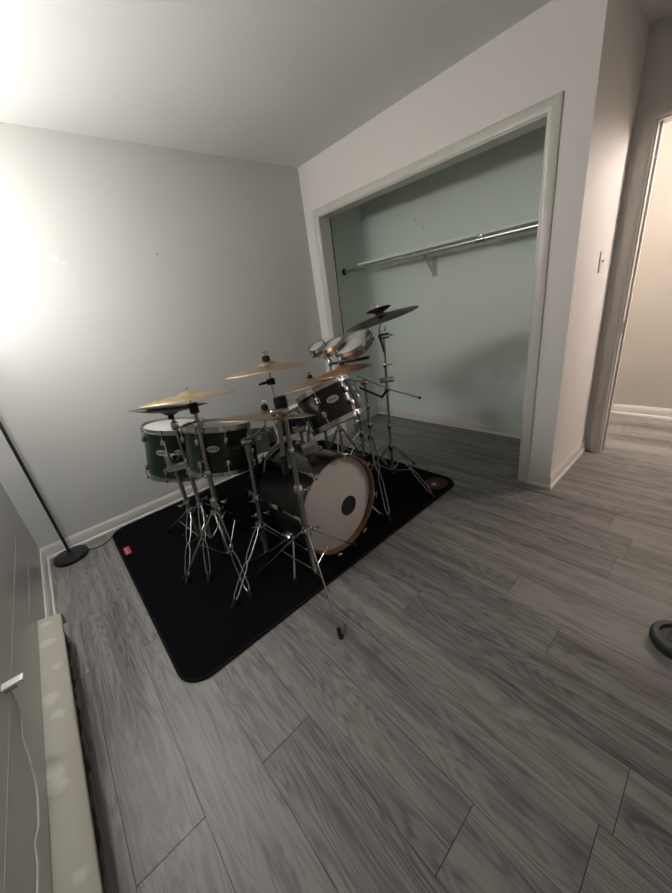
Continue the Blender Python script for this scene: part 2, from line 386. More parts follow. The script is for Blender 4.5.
# baseboards: colonial board with a shoe moulding
BP = [(0, 0), (0.022, 0), (0.022, 0.008), (0.019, 0.016), (0.012, 0.020), (0.012, 0.072), (0.009, 0.082), (0.005, 0.088), (0.005, 0.092), (0, 0.092)]
def base(name, p0, p1, out):
    struct(name, 'trim', fn=lambda bm: sweep_profile(bm, BP, p0, p1, out, (0, 0, 1)))
base('baseboard_back', (0, D, 0), (W, D, 0), (0, -1, 0))
base('baseboard_left', (0, 2.10, 0), (0, D - 0.0, 0), (1, 0, 0))
base('baseboard_closet_back', (DX, YE + 0.112, 0), (DX, D, 0), (-1, 0, 0))
base('baseboard_closet_side', (W + T, D, 0), (DX, D, 0), (0, -1, 0))
def corner_base(bm):
    rings = [[bm.verts.new((x + dx * a, y + dy * a, b)) for a, b in BP] for x, y, dx, dy in ((W, OY0 - 0.064, -1, 0), (W, YE, -1, -1), (DX, YE, 0, -1))]
    n = len(BP)
    for A, B in zip(rings, rings[1:]):
        for k in range(n): bm.faces.new((A[k], A[(k + 1) % n], B[(k + 1) % n], B[k]))
    bm.faces.new(rings[0][::-1]); bm.faces.new(rings[-1])
struct('baseboard_return', 'trim', fn=corner_base)
base('baseboard_hall', (HX, YF, 0), (HX, D, 0), (-1, 0, 0))

# casings (profiled boards) and jambs
CP = [(0, 0), (0.004, 0.010), (0.012, 0.016), (0.030, 0.019), (0.045, 0.016), (0.060, 0.014), (0.068, 0.010), (0.070, 0)]
def casing_frame(bm, x, y0, y1, zt, cw):
    """profiled casing up one side, across the head and down the other, mitred at the corners (y0 < y1)"""
    pr_ = [(a * cw / 0.07, b) for a, b in CP]
    rings = []
    for (y, z, dy, dz) in ((y0, 0, -1, 0), (y0, zt, -1, 1), (y1, zt, 1, 1), (y1, 0, 1, 0)):
        rings.append([bm.verts.new((x - b, y + dy * a, z + dz * a)) for a, b in pr_])
    n = len(pr_)
    for A, B in zip(rings, rings[1:]):
        for k in range(n): bm.faces.new((A[k], A[(k + 1) % n], B[(k + 1) % n], B[k]))
    bm.faces.new(rings[0][::-1]); bm.faces.new(rings[-1])
def closet_trim(bm):
    casing_frame(bm, W, OY0, OY1, OZ, 0.064)
    box(bm, (W - 0.004, OY0 - 0.01, 0), (W + T + 0.008, OY0 + 0.003, OZ)); box(bm, (W - 0.004, OY1 - 0.003, 0), (W + T + 0.008, OY1 + 0.01, OZ)); box(bm, (W - 0.004, OY0, OZ - 0.003), (W + T + 0.008, OY1, OZ + 0.01))
struct('trim_1', 'casing', fn=closet_trim)
def door_trim(bm):
    casing_frame(bm, DX, DY0, DY1, DZ, 0.075)
    box(bm, (DX - 0.004, DY1 - 0.006, 0), (DX + T + 0.004, DY1 + 0.012, DZ)); box(bm, (DX - 0.004, DY0 - 0.012, 0), (DX + T + 0.004, DY0 + 0.006, DZ)); box(bm, (DX - 0.004, DY0, DZ - 0.006), (DX + T + 0.004, DY1, DZ + 0.012))
    box(bm, (DX + 0.045, DY1 - 0.018, 0), (DX + 0.075, DY1 - 0.006, DZ))      # door stop
struct('trim_2', 'trim', fn=door_trim)
sk = bmesh.new(); box(sk, (DX + 0.004, DY1 - 0.009, 0.885), (DX + 0.03, DY1 - 0.0058, 0.955), 0.001)
o = obj('strike_plate', sk, 'darkbronze', at=(DX + 0.017, DY1 - 0.007, 0.885)); tag(o, 'small dark metal strike plate set in the white doorway jamb', 'strike plate')

# thin raised lines along the left wall
struct('trim_3', 'wall_left', [((0, YF, 0.398), (0.0005, 2.62, 0.403)), ((0, 2.05, 0.262), (0.0005, 2.62, 0.2655))])

# ---------------------------------------------------------------- closet fittings
sh = bmesh.new(); box(sh, (3.08, YE + 0.112, 1.638), (DX, 2.87, 1.656), 0.002)
tag(obj('closet_shelf', sh, 'mint', at=(3.25, 1.9, 1.638)), 'thin mint painted shelf across the back of the closet', 'shelf')
cl = bmesh.new(); box(cl, (DX - 0.018, YE + 0.112, 1.598), (DX, 2.87, 1.638), 0.002)
tag(obj('shelf_cleat', cl, 'mint', at=(DX, 1.9, 1.598)), 'mint strip of wood under the shelf along closet back wall', 'cleat')
rod = thing('closet_rod', (3.085, 2.0, 1.612), 'metal clothes rod under the closet shelf', 'clothes rod')
part('outer_tube', 'steel', rod, tube, [(3.085, 1.02, 1.612), (3.085, 1.62, 1.612)], 0.0165, 16)
part('inner_tube', 'steel', rod, tube, [(3.085, 1.61, 1.612), (3.085, 3.06, 1.612)], 0.0135, 16)
part('joint_sleeve', 'chrome', rod, lambda bm: (tube(bm, [(3.085, 1.60, 1.612), (3.085, 1.66, 1.612)], 0.019, 16), box(bm, (3.078, 1.615, 1.60), (3.092, 1.645, 1.650), 0.002)), label='bright chrome sleeve and hook at the joint')
part('end_socket', 'blackmetal', rod, lathe, [(0, 0), (0.030, 0), (0.030, 0.006), (0.022, 0.010), (0.022, 0.025), (0, 0.025)], (3.085, D - 0.0005, 1.612), (0, -1, 0), label='dark end socket on the side wall')
br = thing('shelf_bracket', (DX, 2.22, 1.46), 'mint painted triangular bracket holding the closet shelf', 'bracket')
part('wall_plate', 'casing', br, box, (DX - 0.008, 2.195, 1.43), (DX - 0.0005, 2.245, 1.60), 0.002)
part('diagonal_arm', 'casing', br, lambda bm: obox(bm, (DX - 0.085, 2.22, 1.53), (0, 1, 0), (-0.155, 0, 0.165), (0.165, 0, 0.155), 0.022, 0.235, 0.014, 0.002))
part('top_arm', 'casing', br, box, (3.10, 2.208, 1.622), (DX - 0.019, 2.232, 1.6375), 0.002)
cb = bmesh.new(); tube(cb, [(2.985, D - 0.006, 2.43), (2.976, D - 0.006, 2.05), (2.968, D - 0.006, 1.3), (2.975, D - 0.006, 0.75), (2.96, D - 0.006, 0.30), (2.965, D - 0.026, 0.02)], 0.0035, 6)
tag(obj('closet_cable', cb, 'cable', at=(2.97, D, 0.02)), 'thin black cable hanging down the closet side wall', 'cable')

# ---------------------------------------------------------------- wall fittings
sw = thing('light_switch', (3.135, YE, 1.34), 'white toggle light switch on the wall between closet and doorway', 'light switch')
part('cover_plate', 'whiteplastic', sw, box, (3.10, YE - 0.006, 1.285), (3.17, YE - 0.0003, 1.40), 0.002)
part('toggle', 'whiteplastic', sw, lambda bm: obox(bm, (3.135, YE - 0.012, 1.348), (1, 0, 0), (0, -1, 0.5), (0, 0.5, 1), 0.009, 0.012, 0.010, 0.002))

ou = thing('wall_box', (0.0, 1.45, 0.40), 'white plastic cover box on the left wall above the heater', 'wall box')
part('box_body', 'wall_left', ou, box, (0.0003, 1.436, 0.430), (0.030, 1.460, 0.449), 0.003)  # darker wall paint on the body stands for shade under the lip
part('top_lip', 'whiteplastic', ou, box, (0.0003, 1.425, 0.449), (0.050, 1.452, 0.458), 0.002, label='white top lip over the shade-toned body')
wr = bmesh.new()
tube(wr, [(0.010, 1.446, 0.431), (0.006, 1.44, 0.38), (0.005, 1.42, 0.352), (0.005, 1.39, 0.348), (0.005, 1.345, 0.343), (0.005, 1.31, 0.31), (0.006, 1.25, 0.275), (0.005, 1.21, 0.262), (0.005, 1.14, 0.262), (0.005, 1.09, 0.285), (0.005, 1.05, 0.275), (0.005, 0.99, 0.28), (0.005, 0.7, 0.275)], 0.0028, 8)
tag(obj('white_wire', wr, 'wireplastic', at=(0.005, 1.2, 0.26)), 'loose white wire drooping from the white box along left wall', 'wire')

# ---------------------------------------------------------------- baseboard heater
ht = thing('baseboard_heater', (0.04, 1.2, 0.0), 'scuffed cream baseboard heater low on the left wall', 'heater')
hy0, hy1 = YF + 0.02, 2.10
HP = [(0.0005, 0.02), (0.0005, 0.192), (0.006, 0.194), (0.074, 0.176), (0.080, 0.170), (0.080, 0.156), (0.0775, 0.156), (0.0775, 0.168), (0.070, 0.172), (0.006, 0.188), (0.004, 0.188), (0.004, 0.02)]
part('hood', 'heater', ht, lambda bm: sweep_profile(bm, HP, (0, hy0, 0), (0, hy1, 0), (1, 0, 0), (0, 0, 1)))
def fins(bm):
    tube(bm, [(0.034, hy0, 0.095), (0.034, hy1 - 0.02, 0.095)], 0.010, 8)
    y = hy0 + 0.01; k = 0
    while y < hy1 - 0.03:
        j = 0.003 * math.sin(k * 0.23) + 0.0025 * math.sin(k * 0.61)
        box(bm, (0.008, y, 0.045), (0.060 + j, y + 0.0015, 0.140)); y += 0.0075; k += 1
part('heating_fins', 'fin', ht, fins, label='dark dusty metal fins')
part('end_cap', 'heater', ht, lambda bm: (prism(bm, [(0.004, hy1 - 0.004), (0.085, hy1 - 0.004), (0.085, hy1), (0.004, hy1)], 0.115, 0.172), box(bm, (0.004, hy1 - 0.004, 0.0), (0.060, hy1, 0.115))))
for y in (-0.4, 0.5, 1.4): part('floor_bracket', 'fin', ht, box, (0.004, y, 0.0), (0.055, y + 0.012, 0.045), label='dark support bracket')

# ---------------------------------------------------------------- floor lamp
lx, ly = 0.140, 2.935
lp = thing('floor_lamp', (lx, ly, 0), 'black floor lamp with a slim pole and round base in the left corner', 'floor lamp')
part('lamp_base', 'blackmetal', lp, lathe, [(0, 0), (0.096, 0), (0.099, 0.004), (0.099, 0.022), (0.095, 0.027), (0.02, 0.032), (0.012, 0.045), (0, 0.045)], (lx, ly, 0.0005), (0, 0, 1), n=56)
part('pole', 'blackmetal', lp, tube, [(lx, ly, 0.04), (lx, ly, 1.92)], 0.0085, 14)
part('socket', 'blackmetal', lp, lathe, [(0, 0), (0.024, 0), (0.028, 0.04), (0.035, 0.045), (0, 0.045)], (lx, ly, 1.885), (0, 0, 1), n=24)
part('globe', 'lampglow_hi', lp, lambda bm: ball(bm, (lx, ly, 2.0), 0.075), label='glowing upper globe')
part('side_arm', 'blackmetal', lp, tube, [(lx, ly, 1.60), (lx - 0.005, ly - 0.22, 1.63), (lx - 0.01, ly - 0.40, 1.67), (lx - 0.01, ly - 0.47, 1.71), (lx - 0.01, ly - 0.48, 1.74)], 0.006, 10)
part('globe', 'lampglow', lp, lambda bm: ball(bm, (lx - 0.01, ly - 0.48, 1.80), 0.07), label='glowing lower globe on the short arm')
part('side_arm', 'blackmetal', lp, tube, [(lx, ly, 1.56), (lx - 0.01, ly - 0.45, 1.63), (lx - 0.02, ly - 0.90, 1.72), (lx - 0.02, ly - 0.985, 1.77), (lx - 0.02, ly - 0.99, 1.82)], 0.006, 10)  # added unseen long arm and globe, to even light on the back wall
part('globe', 'lampglow', lp, lambda bm: ball(bm, (lx - 0.02, ly - 0.99, 1.88), 0.07), label='unseen glowing globe on the long arm, added to even the wall light')
cd = bmesh.new(); tube(cd, [(lx + 0.095, ly, 0.006), (0.27, 2.905, 0.0035), (0.32, 2.905, 0.0035), (0.36, 2.93, 0.0035), (0.40, 2.985, 0.004), (0.46, 3.042, 0.0045), (0.6, 3.044, 0.0045)], 0.0032, 8)
tag(obj('lamp_cord', cd, 'cable', at=(0.32, 2.905, 0)), 'thin black cord on the floor from lamp base to the rug', 'cord')

# hallway light past the doorway, plus an unseen one added as hall fill
for hy, hlab in ((-0.10, 'round glass light hanging from the hallway ceiling nearest the doorway'), (2.75, 'unseen round glass light added behind the closet to fill the hallway')):
    hl = thing('hall_light', (3.95, hy, H), hlab, 'ceiling light', 'hallway lights')
    part('ceiling_rose', 'trim', hl, lathe, [(0, 0), (0.07, 0), (0.06, 0.02), (0, 0.02)], (3.95, hy, H - 0.0005), (0, 0, -1))
    part('rod', 'chrome', hl, tube, [(3.95, hy, H - 0.01), (3.95, hy, 2.26)], 0.006, 8)
    part('globe', 'hallglow', hl, lambda bm: ball(bm, (3.95, hy, 2.14), 0.14))

# ---------------------------------------------------------------- rug
def rrect(x0, y0, x1, y1, r, n=9):
    pts = []
    for cx, cy, a0 in ((x1 - r, y1 - r, 0), (x0 + r, y1 - r, 90), (x0 + r, y0 + r, 180), (x1 - r, y0 + r, 270)):
        for k in range(n + 1):
            a = math.radians(a0 + 90 * k / n); pts.append((cx + r * math.cos(a), cy + r * math.sin(a)))
    return pts
RX0, RY0, RX1, RY1 = 0.383, 1.400, 2.425, 3.040
rug = thing('drum_rug', (1.4, 2.2, 0), 'large black rectangular rug with rounded corners under the drum kit', 'rug')
part('pile', 'rug', rug, lambda bm: prism(bm, rrect(RX0 + 0.012, RY0 + 0.012, RX1 - 0.012, RY1 - 0.012, 0.105), 0.0003, 0.0075))
def binding(bm):
    pts = rrect(RX0 + 0.006, RY0 + 0.006, RX1 - 0.006, RY1 - 0.006, 0.11)
    tube(bm, [(x, y, 0.0062) for x, y in pts] + [(pts[0][0], pts[0][1], 0.0062)], 0.006, 8)
part('binding', 'rugedge', rug, binding)
def quad(bm, c, ex, ey, hx, hy, z0, z1):
    ex, ey = V(ex).normalized(), V(ey).normalized(); c = V(c)
    p = [(c + ex * sx * hx + ey * sy * hy) for sx, sy in ((-1, -1), (1, -1), (1, 1), (-1, 1))]
    prism(bm, [(q.x, q.y) for q in p], z0, z1)
tg = part('tag', 'red', rug, quad, (0.428, 2.668, 0), (1, 0, 0), (0, 1, 0), 0.018, 0.050, 0.0076, 0.0092, label='small red sewn tag')
part('tag_print', 'pale', tg, lambda bm: [quad(bm, (0.424, 2.632 + 0.012 * k, 0), (1, 0, 0), (0, 1, 0), 0.004, 0.0035, 0.0093, 0.0096) for k in range(7)], label='pale lettering')
em = part('emblem', 'greypatch', rug, lambda bm: prism(bm, [(2.300 + 0.085 * math.cos(a), 1.525 + 0.085 * math.sin(a)) for a in [k * math.pi / 16 for k in range(32)]], 0.0076, 0.0084), label='dark grey corner patch')
part('emblem_disc', 'redpatch', em, lambda bm: prism(bm, [(2.275 + 0.046 * math.cos(a), 1.530 + 0.046 * math.sin(a)) for a in [k * math.pi / 16 for k in range(32)]], 0.0085, 0.0089), label='dark red disc')
part('emblem_star', 'pale', em, lambda bm: prism(bm, [(2.277 + (0.028 if k % 2 == 0 else 0.010) * math.cos(a), 1.528 + (0.030 if k % 2 == 0 else 0.010) * math.sin(a)) for k, a in [(k, k * math.pi / 5) for k in range(10)]], 0.0090, 0.0094), label='pale star')
RZ = 0.0078      # top of the rug

# ---------------------------------------------------------------- weight plate at the right edge
wx, wy = 1.780, 0.170
wp = thing('weight_plate', (wx, wy, 0), 'dark grey round weight disc lying on the floor at right edge', 'weight plate')
part('disc', 'weight', wp, lathe, [(0.018, 0.036), (0.028, 0.036), (0.030, 0.040), (0.034, 0.040), (0.035, 0.034), (0.056, 0.034), (0.058, 0.046), (0.074, 0.046), (0.0775, 0.042), (0.079, 0.038), (0.079, 0.006), (0.076, 0.0), (0.018, 0.0)], (wx, wy, 0.0005), (0, 0, 1), n=56, closed=True)
part('hub_ring', 'weightrim', wp, lathe, [(0.012, 0.0), (0.018, 0.0), (0.019, 0.043), (0.012, 0.043)], (wx, wy, 0.001), (0, 0, 1), n=32, closed=True, label='dark centre hole ring')
part('rim', 'weightrim', wp, lathe, [(0.0785, 0.006), (0.0805, 0.009), (0.0805, 0.034), (0.0785, 0.037)], (wx, wy, 0.0005), (0, 0, 1), n=56, closed=True, label='black rubber rim')

# ---------------------------------------------------------------- drums
def drum(name, label, c, n, r, h, shell, head='floorhead', lugs=8, a0=0.0, badge=None, group=None, hoop_h=0.018, long_lugs=False):
    """c = centre of the top head, n = axis pointing up out of the top head, badge = angle of badge on the shell"""
    c = V(c); u, w, n = frame(n)
    t = thing(name, c - n * h, label, 'drum', group)
    part('shell', shell, t, lathe, [(r - 0.012, -0.012), (r - 0.004, -0.012), (r - 0.004, -h + 0.012), (r - 0.012, -h + 0.012)], c, n, n=56, closed=True)
    part('batter_head', head, t, lathe, [(0, -0.002), (r - 0.008, -0.002), (r - 0.001, -0.006), (r - 0.001, -0.014), (r - 0.004, -0.014), (r - 0.010, -0.006), (0, -0.004)], c, n, n=56)
    part('bottom_head', head, t, lathe, [(0, -h + 0.002), (r - 0.008, -h + 0.002), (r - 0.001, -h + 0.006), (r - 0.001, -h + 0.014), (r - 0.004, -h + 0.014), (r - 0.010, -h + 0.006), (0, -h + 0.004)], c, n, n=56)
    for s in (0, 1):
        z = (lambda q: q) if s == 0 else (lambda q: -h - q)
        part('hoop', 'chrome', t, lathe, [(r - 0.002, z(0.008)), (r + 0.004, z(0.010)), (r + 0.004, z(-0.012)), (r + 0.011, z(-0.012)), (r + 0.011, z(-0.016)), (r + 0.001, z(-0.016)), (r + 0.001, z(0.004))], c, n, n=56, closed=True)
    for k in range(lugs):
        a = a0 + 2 * math.pi * k / lugs; d = u * math.cos(a) + w * math.sin(a); tn = n.cross(d)
        for zz, z0, z1 in ((0.062, 0.012, -0.055), (h - 0.062, -h - 0.012, -h + 0.055)):
            lg = part('lug', 'chrome', t, lambda bm: obox(bm, c + d * (r + 0.005) - n * zz, d, tn, n, 0.020, 0.022, 0.034, 0.006))
            e = 0.008 if z0 > 0 else -0.008
            part('tension_rod', 'chrome', lg, tube, [c + d * (r + 0.008) + n * z0, c + d * (r + 0.008) + n * (z0 - e), c + d * (r + 0.008) + n * (z0 - e), c + d * (r + 0.008) + n * z1], [0.0052, 0.0052, 0.0028, 0.0028], 8)
    if badge is not None:
        d = u * math.cos(badge) + w * math.sin(badge); tn = n.cross(d); o_ = c + d * (r - 0.0035) - n * (h * 0.42)
        def oval(bm, s, lift, k=28):
            ri = []
            for q in range(k):
                a = 2 * math.pi * q / k; x = 0.034 * s * math.cos(a); y = 0.017 * s * math.sin(a)
                ang = x / r; dd = (d * math.cos(ang) + tn * math.sin(ang))
                ri.append((c + dd * (r - 0.0035) - n * (h * 0.42) + n * y, dd))
            A = [bm.verts.new(p) for p, _ in ri]; B = [bm.verts.new(p + e * lift) for p, e in ri]
            bm.faces.new(B); bm.faces.new(A[::-1])
            for q in range(k): bm.faces.new((A[q], A[(q + 1) % k], B[(q + 1) % k], B[q]))
        bd = part('badge', 'badge', t, oval, 1.0, 0.003, label='oval silver badge')
        def marks(bm):
            for q in range(5):
                x = (-0.018 + 0.009 * q); dd = (d * math.cos(x / r) + tn * math.sin(x / r)); tt = n.cross(dd)
                obox(bm, c + dd * (r - 0.0002) - n * (h * 0.42), dd, tt, n, 0.001, 0.0055, 0.009 if q % 2 else 0.012)
        part('badge_emblem', 'ink', bd, marks, label='dark emblem')
    return t

# which way the viewer-facing side of each drum lies is set by angle 'badge' (in the drum's own u,w frame)
def ang_to(n, d):
    u, w, n = frame(n); d = V(d); return math.atan2(d.dot(w), d.dot(u))

n1 = V((0.199, -0.026, 0.98)); c1 = V((0.950, 2.530, 0.751))
drum('floor_tom', 'dark green tom with grey head mounted nearest the left of the kit', c1, n1, 0.205, 0.304, 'green', lugs=8, a0=ang_to(n1, (-0.5, -0.9, 0)) + 0.25, badge=ang_to(n1, (-0.85, -0.75, 0)))
n2 = V((0.182, 0.060, 0.98)); c2 = V((1.040, 2.100, 0.797))
drum('floor_tom', 'very dark green tom with oval badge, second from the left of the kit', c2, n2, 0.180, 0.246, 'green', lugs=8, a0=ang_to(n2, (-0.1, -1, 0)) + 0.1, badge=ang_to(n2, (-0.55, -0.85, 0)))
nB = V((-0.0245, 0.50, 1)).normalized(); cB = V((1.524, 1.712, 0.905))
drum('rack_tom', 'black tom with oval badge tilted above the bass drum', cB, nB, 0.153, 0.200, 'black', lugs=6, a0=ang_to(nB, (-0.3, -1, -0.3)) - 0.48, badge=ang_to(nB, (-0.38, -1, -0.4)))
nA = V((-0.138, 0.264, 0.955)).normalized(); cA = V((1.555, 2.045, 0.765))
drum('snare_drum', 'black snare drum with chrome rims half hidden behind the tilted tom', cA, nA, 0.165, 0.125, 'black', lugs=8, a0=0.2)

# bass drum -----------------------------------------------------------
bx, by, bz, brd, bl = 1.378, 1.533, 0.302, 0.286, 0.42
ax = V((0.05, -1, 0)).normalized()
bc = V((bx, by, bz))                                   # centre of the front head plane
bd_t = thing('bass_drum', (bx, by + bl / 2, RZ), 'black bass drum with white front head and amber hoop lining', 'bass drum')
part('shell', 'black', bd_t, lathe, [(brd - 0.022, -0.03), (brd - 0.012, -0.03), (brd - 0.012, -bl + 0.02), (brd - 0.022, -bl + 0.02)], bc, ax, n=72, closed=True)
fh = part('front_hoop', 'black', bd_t, lathe, [(brd - 0.004, 0.012), (brd + 0.001, 0.012), (brd + 0.001, -0.030), (brd - 0.004, -0.030)], bc, ax, n=72, closed=True)
part('hoop_inlay', 'maple', fh, lathe, [(brd - 0.0105, 0.0125), (brd - 0.0035, 0.0135), (brd - 0.0035, -0.028), (brd - 0.0105, -0.028)], bc, ax, n=72, closed=True, label='amber wooden inner face of the hoop')
part('rear_hoop', 'black', bd_t, lathe, [(brd - 0.010, 0.012 - bl), (brd + 0.001, 0.012 - bl), (brd + 0.001, -0.030 - bl), (brd - 0.010, -0.030 - bl)], bc, ax, n=72, closed=True)
part('front_head', 'head', bd_t, lathe, [(0, -0.016), (brd - 0.022, -0.016), (brd - 0.012, -0.020), (brd - 0.012, -0.024), (0, -0.020)], bc, ax, n=72, label='white front head')
part('rear_head', 'clearhead', bd_t, lathe, [(0, -bl - 0.004), (brd - 0.012, -bl - 0.004), (brd - 0.012, -bl), (0, -bl)], bc, ax, n=72)
pu = V((1, 0.05, 0)).normalized(); pc = bc + pu * 0.080 + V((0, 0, -0.052)) - ax * 0.0158
po = part('port_ring', 'port', bd_t, lathe, [(0, 0.0), (0.059, 0.0), (0.059, 0.003), (0.056, 0.0045), (0.050, 0.003), (0, 0.003)], pc, ax, n=40, label='dark oval port cover')
def emblem(bm):
    q = pc + ax * 0.0034
    lathe(bm, [(0.040, 0), (0.042, 0), (0.042, 0.0006), (0.040, 0.0006)], q, ax, n=32, closed=True)
    for k in (-1, 0, 1): obox(bm, q + pu * 0.011 * k, pu, (0, 0, 1), ax, 0.004, 0.026 - 0.006 * abs(k), 0.0008)
part('port_emblem', 'portprint', po, emblem, label='faint emblem on the port cover')
for k in range(8):
    a = math.radians(22.5 + 45 * k + 8); d = pu * math.cos(a) + V((0, 0, 1)) * math.sin(a); tn = ax.cross(d)
    for fr_ in (1, 0):
        z = 0.0 if fr_ else -bl - 0.018
        s = 1 if fr_ else -1
        def claw(bm):
            obox(bm, bc + d * (brd + 0.006) + ax * (z - 0.006 * s), d, tn, ax, 0.008, 0.022, 0.048, 0.002)
            obox(bm, bc + d * (brd - 0.004) + ax * (z + 0.0165 * s), d, tn, ax, 0.024, 0.018, 0.006, 0.002)
        ck = part('claw', 'chrome', bd_t, claw)
        def trod(bm):
            tube(bm, [bc + d * (brd + 0.010) + ax * (z + 0.02 * s), bc + d * (brd + 0.010) + ax * (z - 0.12 * s)], 0.003, 6)
            tube(bm, [bc + d * (brd + 0.010) + ax * (z + 0.022 * s) - tn * 0.018, bc + d * (brd + 0.010) + ax * (z + 0.022 * s) + tn * 0.018], 0.004, 6)
        part('tension_rod', 'chrome', ck, trod)
    def lug_bm(bm):
        obox(bm, bc + d * (brd + 0.002) - ax * (bl / 2), d, tn, ax, 0.028, 0.024, 0.075, 0.006)
    part('lug', 'chrome', bd_t, lug_bm)
for s in (-1, 1):
    a_ = bc - ax * 0.12 + pu * s * 0.262 + V((0, 0, -0.10)); f_ = V((a_.x + s * 0.10, a_.y - 0.10, RZ))
    sp = part('spur', 'chrome', bd_t, tube, [a_, f_ + V((0, 0, 0.012))], 0.007, 8)
    part('rubber_foot', 'rubber', sp, tube, [f_ + V((0, 0, 0.03)), f_ + V((0, 0, 0.0005))], [0.010, 0.013], 10)
# post that carries the tilted tom
def post(bm):
    top = cB - nB * 0.13 + V((0, 0.17, -0.02))
    tube(bm, [(bx + 0.03, by + 0.24, bz + brd - 0.03), (bx + 0.05, by + 0.25, 0.70), top], 0.013, 12)
    tube(bm, [top, cB - nB * 0.11 + (V((0, 0.165, 0)) * 0.93)], 0.009, 10)
    obox(bm, (bx + 0.03, by + 0.24, bz + brd - 0.008), (1, 0, 0), (0, 1, 0), (0, 0, 1), 0.07, 0.06, 0.03, 0.006)
part('tom_post', 'dullchrome', bd_t, post)

# pale box on top of the bass drum, and two grey plates behind
def cowbell(name, label, c, ax_, ay_, az_, sx, sy, sz, m_, flare=0.72):
    b2 = bmesh.new(); bmesh.ops.create_cube(b2, size=1)
    ax_, ay_, az_ = V(ax_).normalized(), V(ay_).normalized(), V(az_).normalized()
    for v in b2.verts:
        k = flare if v.co.x < 0 else 1.0
        v.co = V((v.co.x * sx, v.co.y * sy * k, v.co.z * sz * k))
    bmesh.ops.bevel(b2, geom=b2.edges[:], offset=0.004, segments=2, affect='EDGES', profile=0.5)
    for v in b2.verts: v.co = V(c) + ax_ * v.co.x + ay_ * v.co.y + az_ * v.co.z
    t = thing(name, c, label, 'cowbell')
    obj('bell_body', b2, m_, t)
    part('clamp', 'chrome', t, lambda bm: (obox(bm, V(c) - ax_ * sx * 0.30 - az_ * (sz * 0.5 + 0.008), ax_, ay_, az_, 0.022, 0.026, 0.016, 0.003), tube(bm, [V(c) - ax_ * sx * 0.30 - az_ * (sz * 0.5), V(c) - ax_ * sx * 0.30 - az_ * (sz * 0.5 + 0.045)], 0.005, 8)))
    return t
cowbell('cowbell', 'pale box-shaped metal cowbell on top of the bass drum', (1.335, 1.66, 0.640), (0.75, -0.45, 0.12), (0.5, 0.8, 0.1), (-0.1, -0.05, 1), 0.085, 0.065, 0.050, 'palebox', 0.85)
cowbell('cowbell', 'grey flat cowbell left of the bass drum, behind the folded stand', (1.150, 1.825, 0.705), (-0.1, -0.1, -1), (0.7, -0.7, 0.05), (0.68, 0.70, -0.1), 0.105, 0.075, 0.028, 'greyplate', 0.9)
cowbell('cowbell', 'smaller grey cowbell just right of the larger grey one', (1.225, 1.86, 0.715), (-0.1, -0.1, -1), (0.7, -0.7, 0.05), (0.68, 0.70, -0.1), 0.085, 0.055, 0.028, 'greyplate', 0.9)

# ---------------------------------------------------------------- stands
def bez(pts, n=8):
    return [V(p) for p in pts]
def wing(bm, c, d, s=1.0):
    """wing nut: stem along d with two flat wings"""
    u, w, d = frame(d); c = V(c)
    tube(bm, [c, c + d * 0.022 * s], 0.0055 * s, 8)
    for sg in (-1, 1):
        obox(bm, c + d * 0.026 * s + u * sg * 0.011 * s, u, d, w, 0.018 * s, 0.014 * s, 0.004 * s, 0.0015 * s)
def stand(label, base, feet, hub, zb, poles, collars=(), wings=(), name='cymbal_stand', wire=True, cat='cymbal stand', chrome='dullchrome', single=()):
    """base (x, y); feet on the floor; hub = height of the leg collar; zb = bottom of the centre tube;
    poles = [(points, radius)...]; collars = [(point, axis, r, h)]; wings = [(point, direction)]"""
    X, Y = base; z0 = RZ
    t = thing(name, (X, Y, z0), label, cat)
    up = V((0, 0, 1))
    for i, (pts, r) in enumerate(poles):
        part('pole' if i == 0 else 'upper_tube', chrome, t, tube, pts, r, 14)
    for i, f in enumerate(feet):
        fz = RZ if (RX0 < f[0] < RX1 and RY0 < f[1] < RY1) else 0.0
        F = V((f[0], f[1], fz + 0.016)); A = V((X, Y, hub)); d = (F - A); hd = V((d.x, d.y, 0)).normalized(); sd = up.cross(hd)
        A = A + hd * 0.018; F2 = F - hd * 0.012 + up * 0.010
        mid = A.lerp(F2, 0.50)
        def leg(bm):
            if i in single:
                tube(bm, [A, F2], 0.0042, 8)
            else:
                for s in (-1, 1):
                    prof = [(0, 0.006), (0.10, 0.013), (0.40, 0.013), (0.50, 0.0045), (0.60, 0.013), (0.92, 0.012), (1.0, 0.004)]
                    tube(bm, [A.lerp(F2, q) + sd * s * o_ for q, o_ in prof], 0.0036 if wire else 0.0048, 7)
        lg = part('leg', 'chrome', t, leg)
        part('rubber_foot', 'rubber', lg, lambda bm: tube(bm, [F2 - hd * 0.004 + up * 0.010, F2, F + hd * 0.006 + up * -0.006, F + hd * 0.012 - up * 0.0155], [0.007, 0.010, 0.011, 0.009], 10))
        part('brace', 'chrome', t, tube, [V((X, Y, zb + 0.015)) + hd * 0.014, mid], 0.0036, 7)
    part('leg_collar', 'chrome', t, lathe, [(0.0, 0.02), (0.019, 0.02), (0.022, 0.012), (0.022, -0.022), (0.019, -0.03), (0, -0.03)], (X, Y, hub), (0, 0, 1), n=20)
    part('brace_collar', 'chrome', t, lathe, [(0.0, 0.012), (0.017, 0.012), (0.017, -0.012), (0, -0.012)], (X, Y, zb + 0.015), (0, 0, 1), n=20)
    for (p, a, r, h) in collars:
        part('collar', 'chrome', t, lathe, [(0, -h / 2), (r * 0.85, -h / 2), (r, -h / 2 + 0.004), (r, h / 2 - 0.004), (r * 0.85, h / 2), (0, h / 2)], p, a, n=20)
    for (p, d) in wings:
        part('wing_nut', 'chrome', t, wing, p, d)
    return t
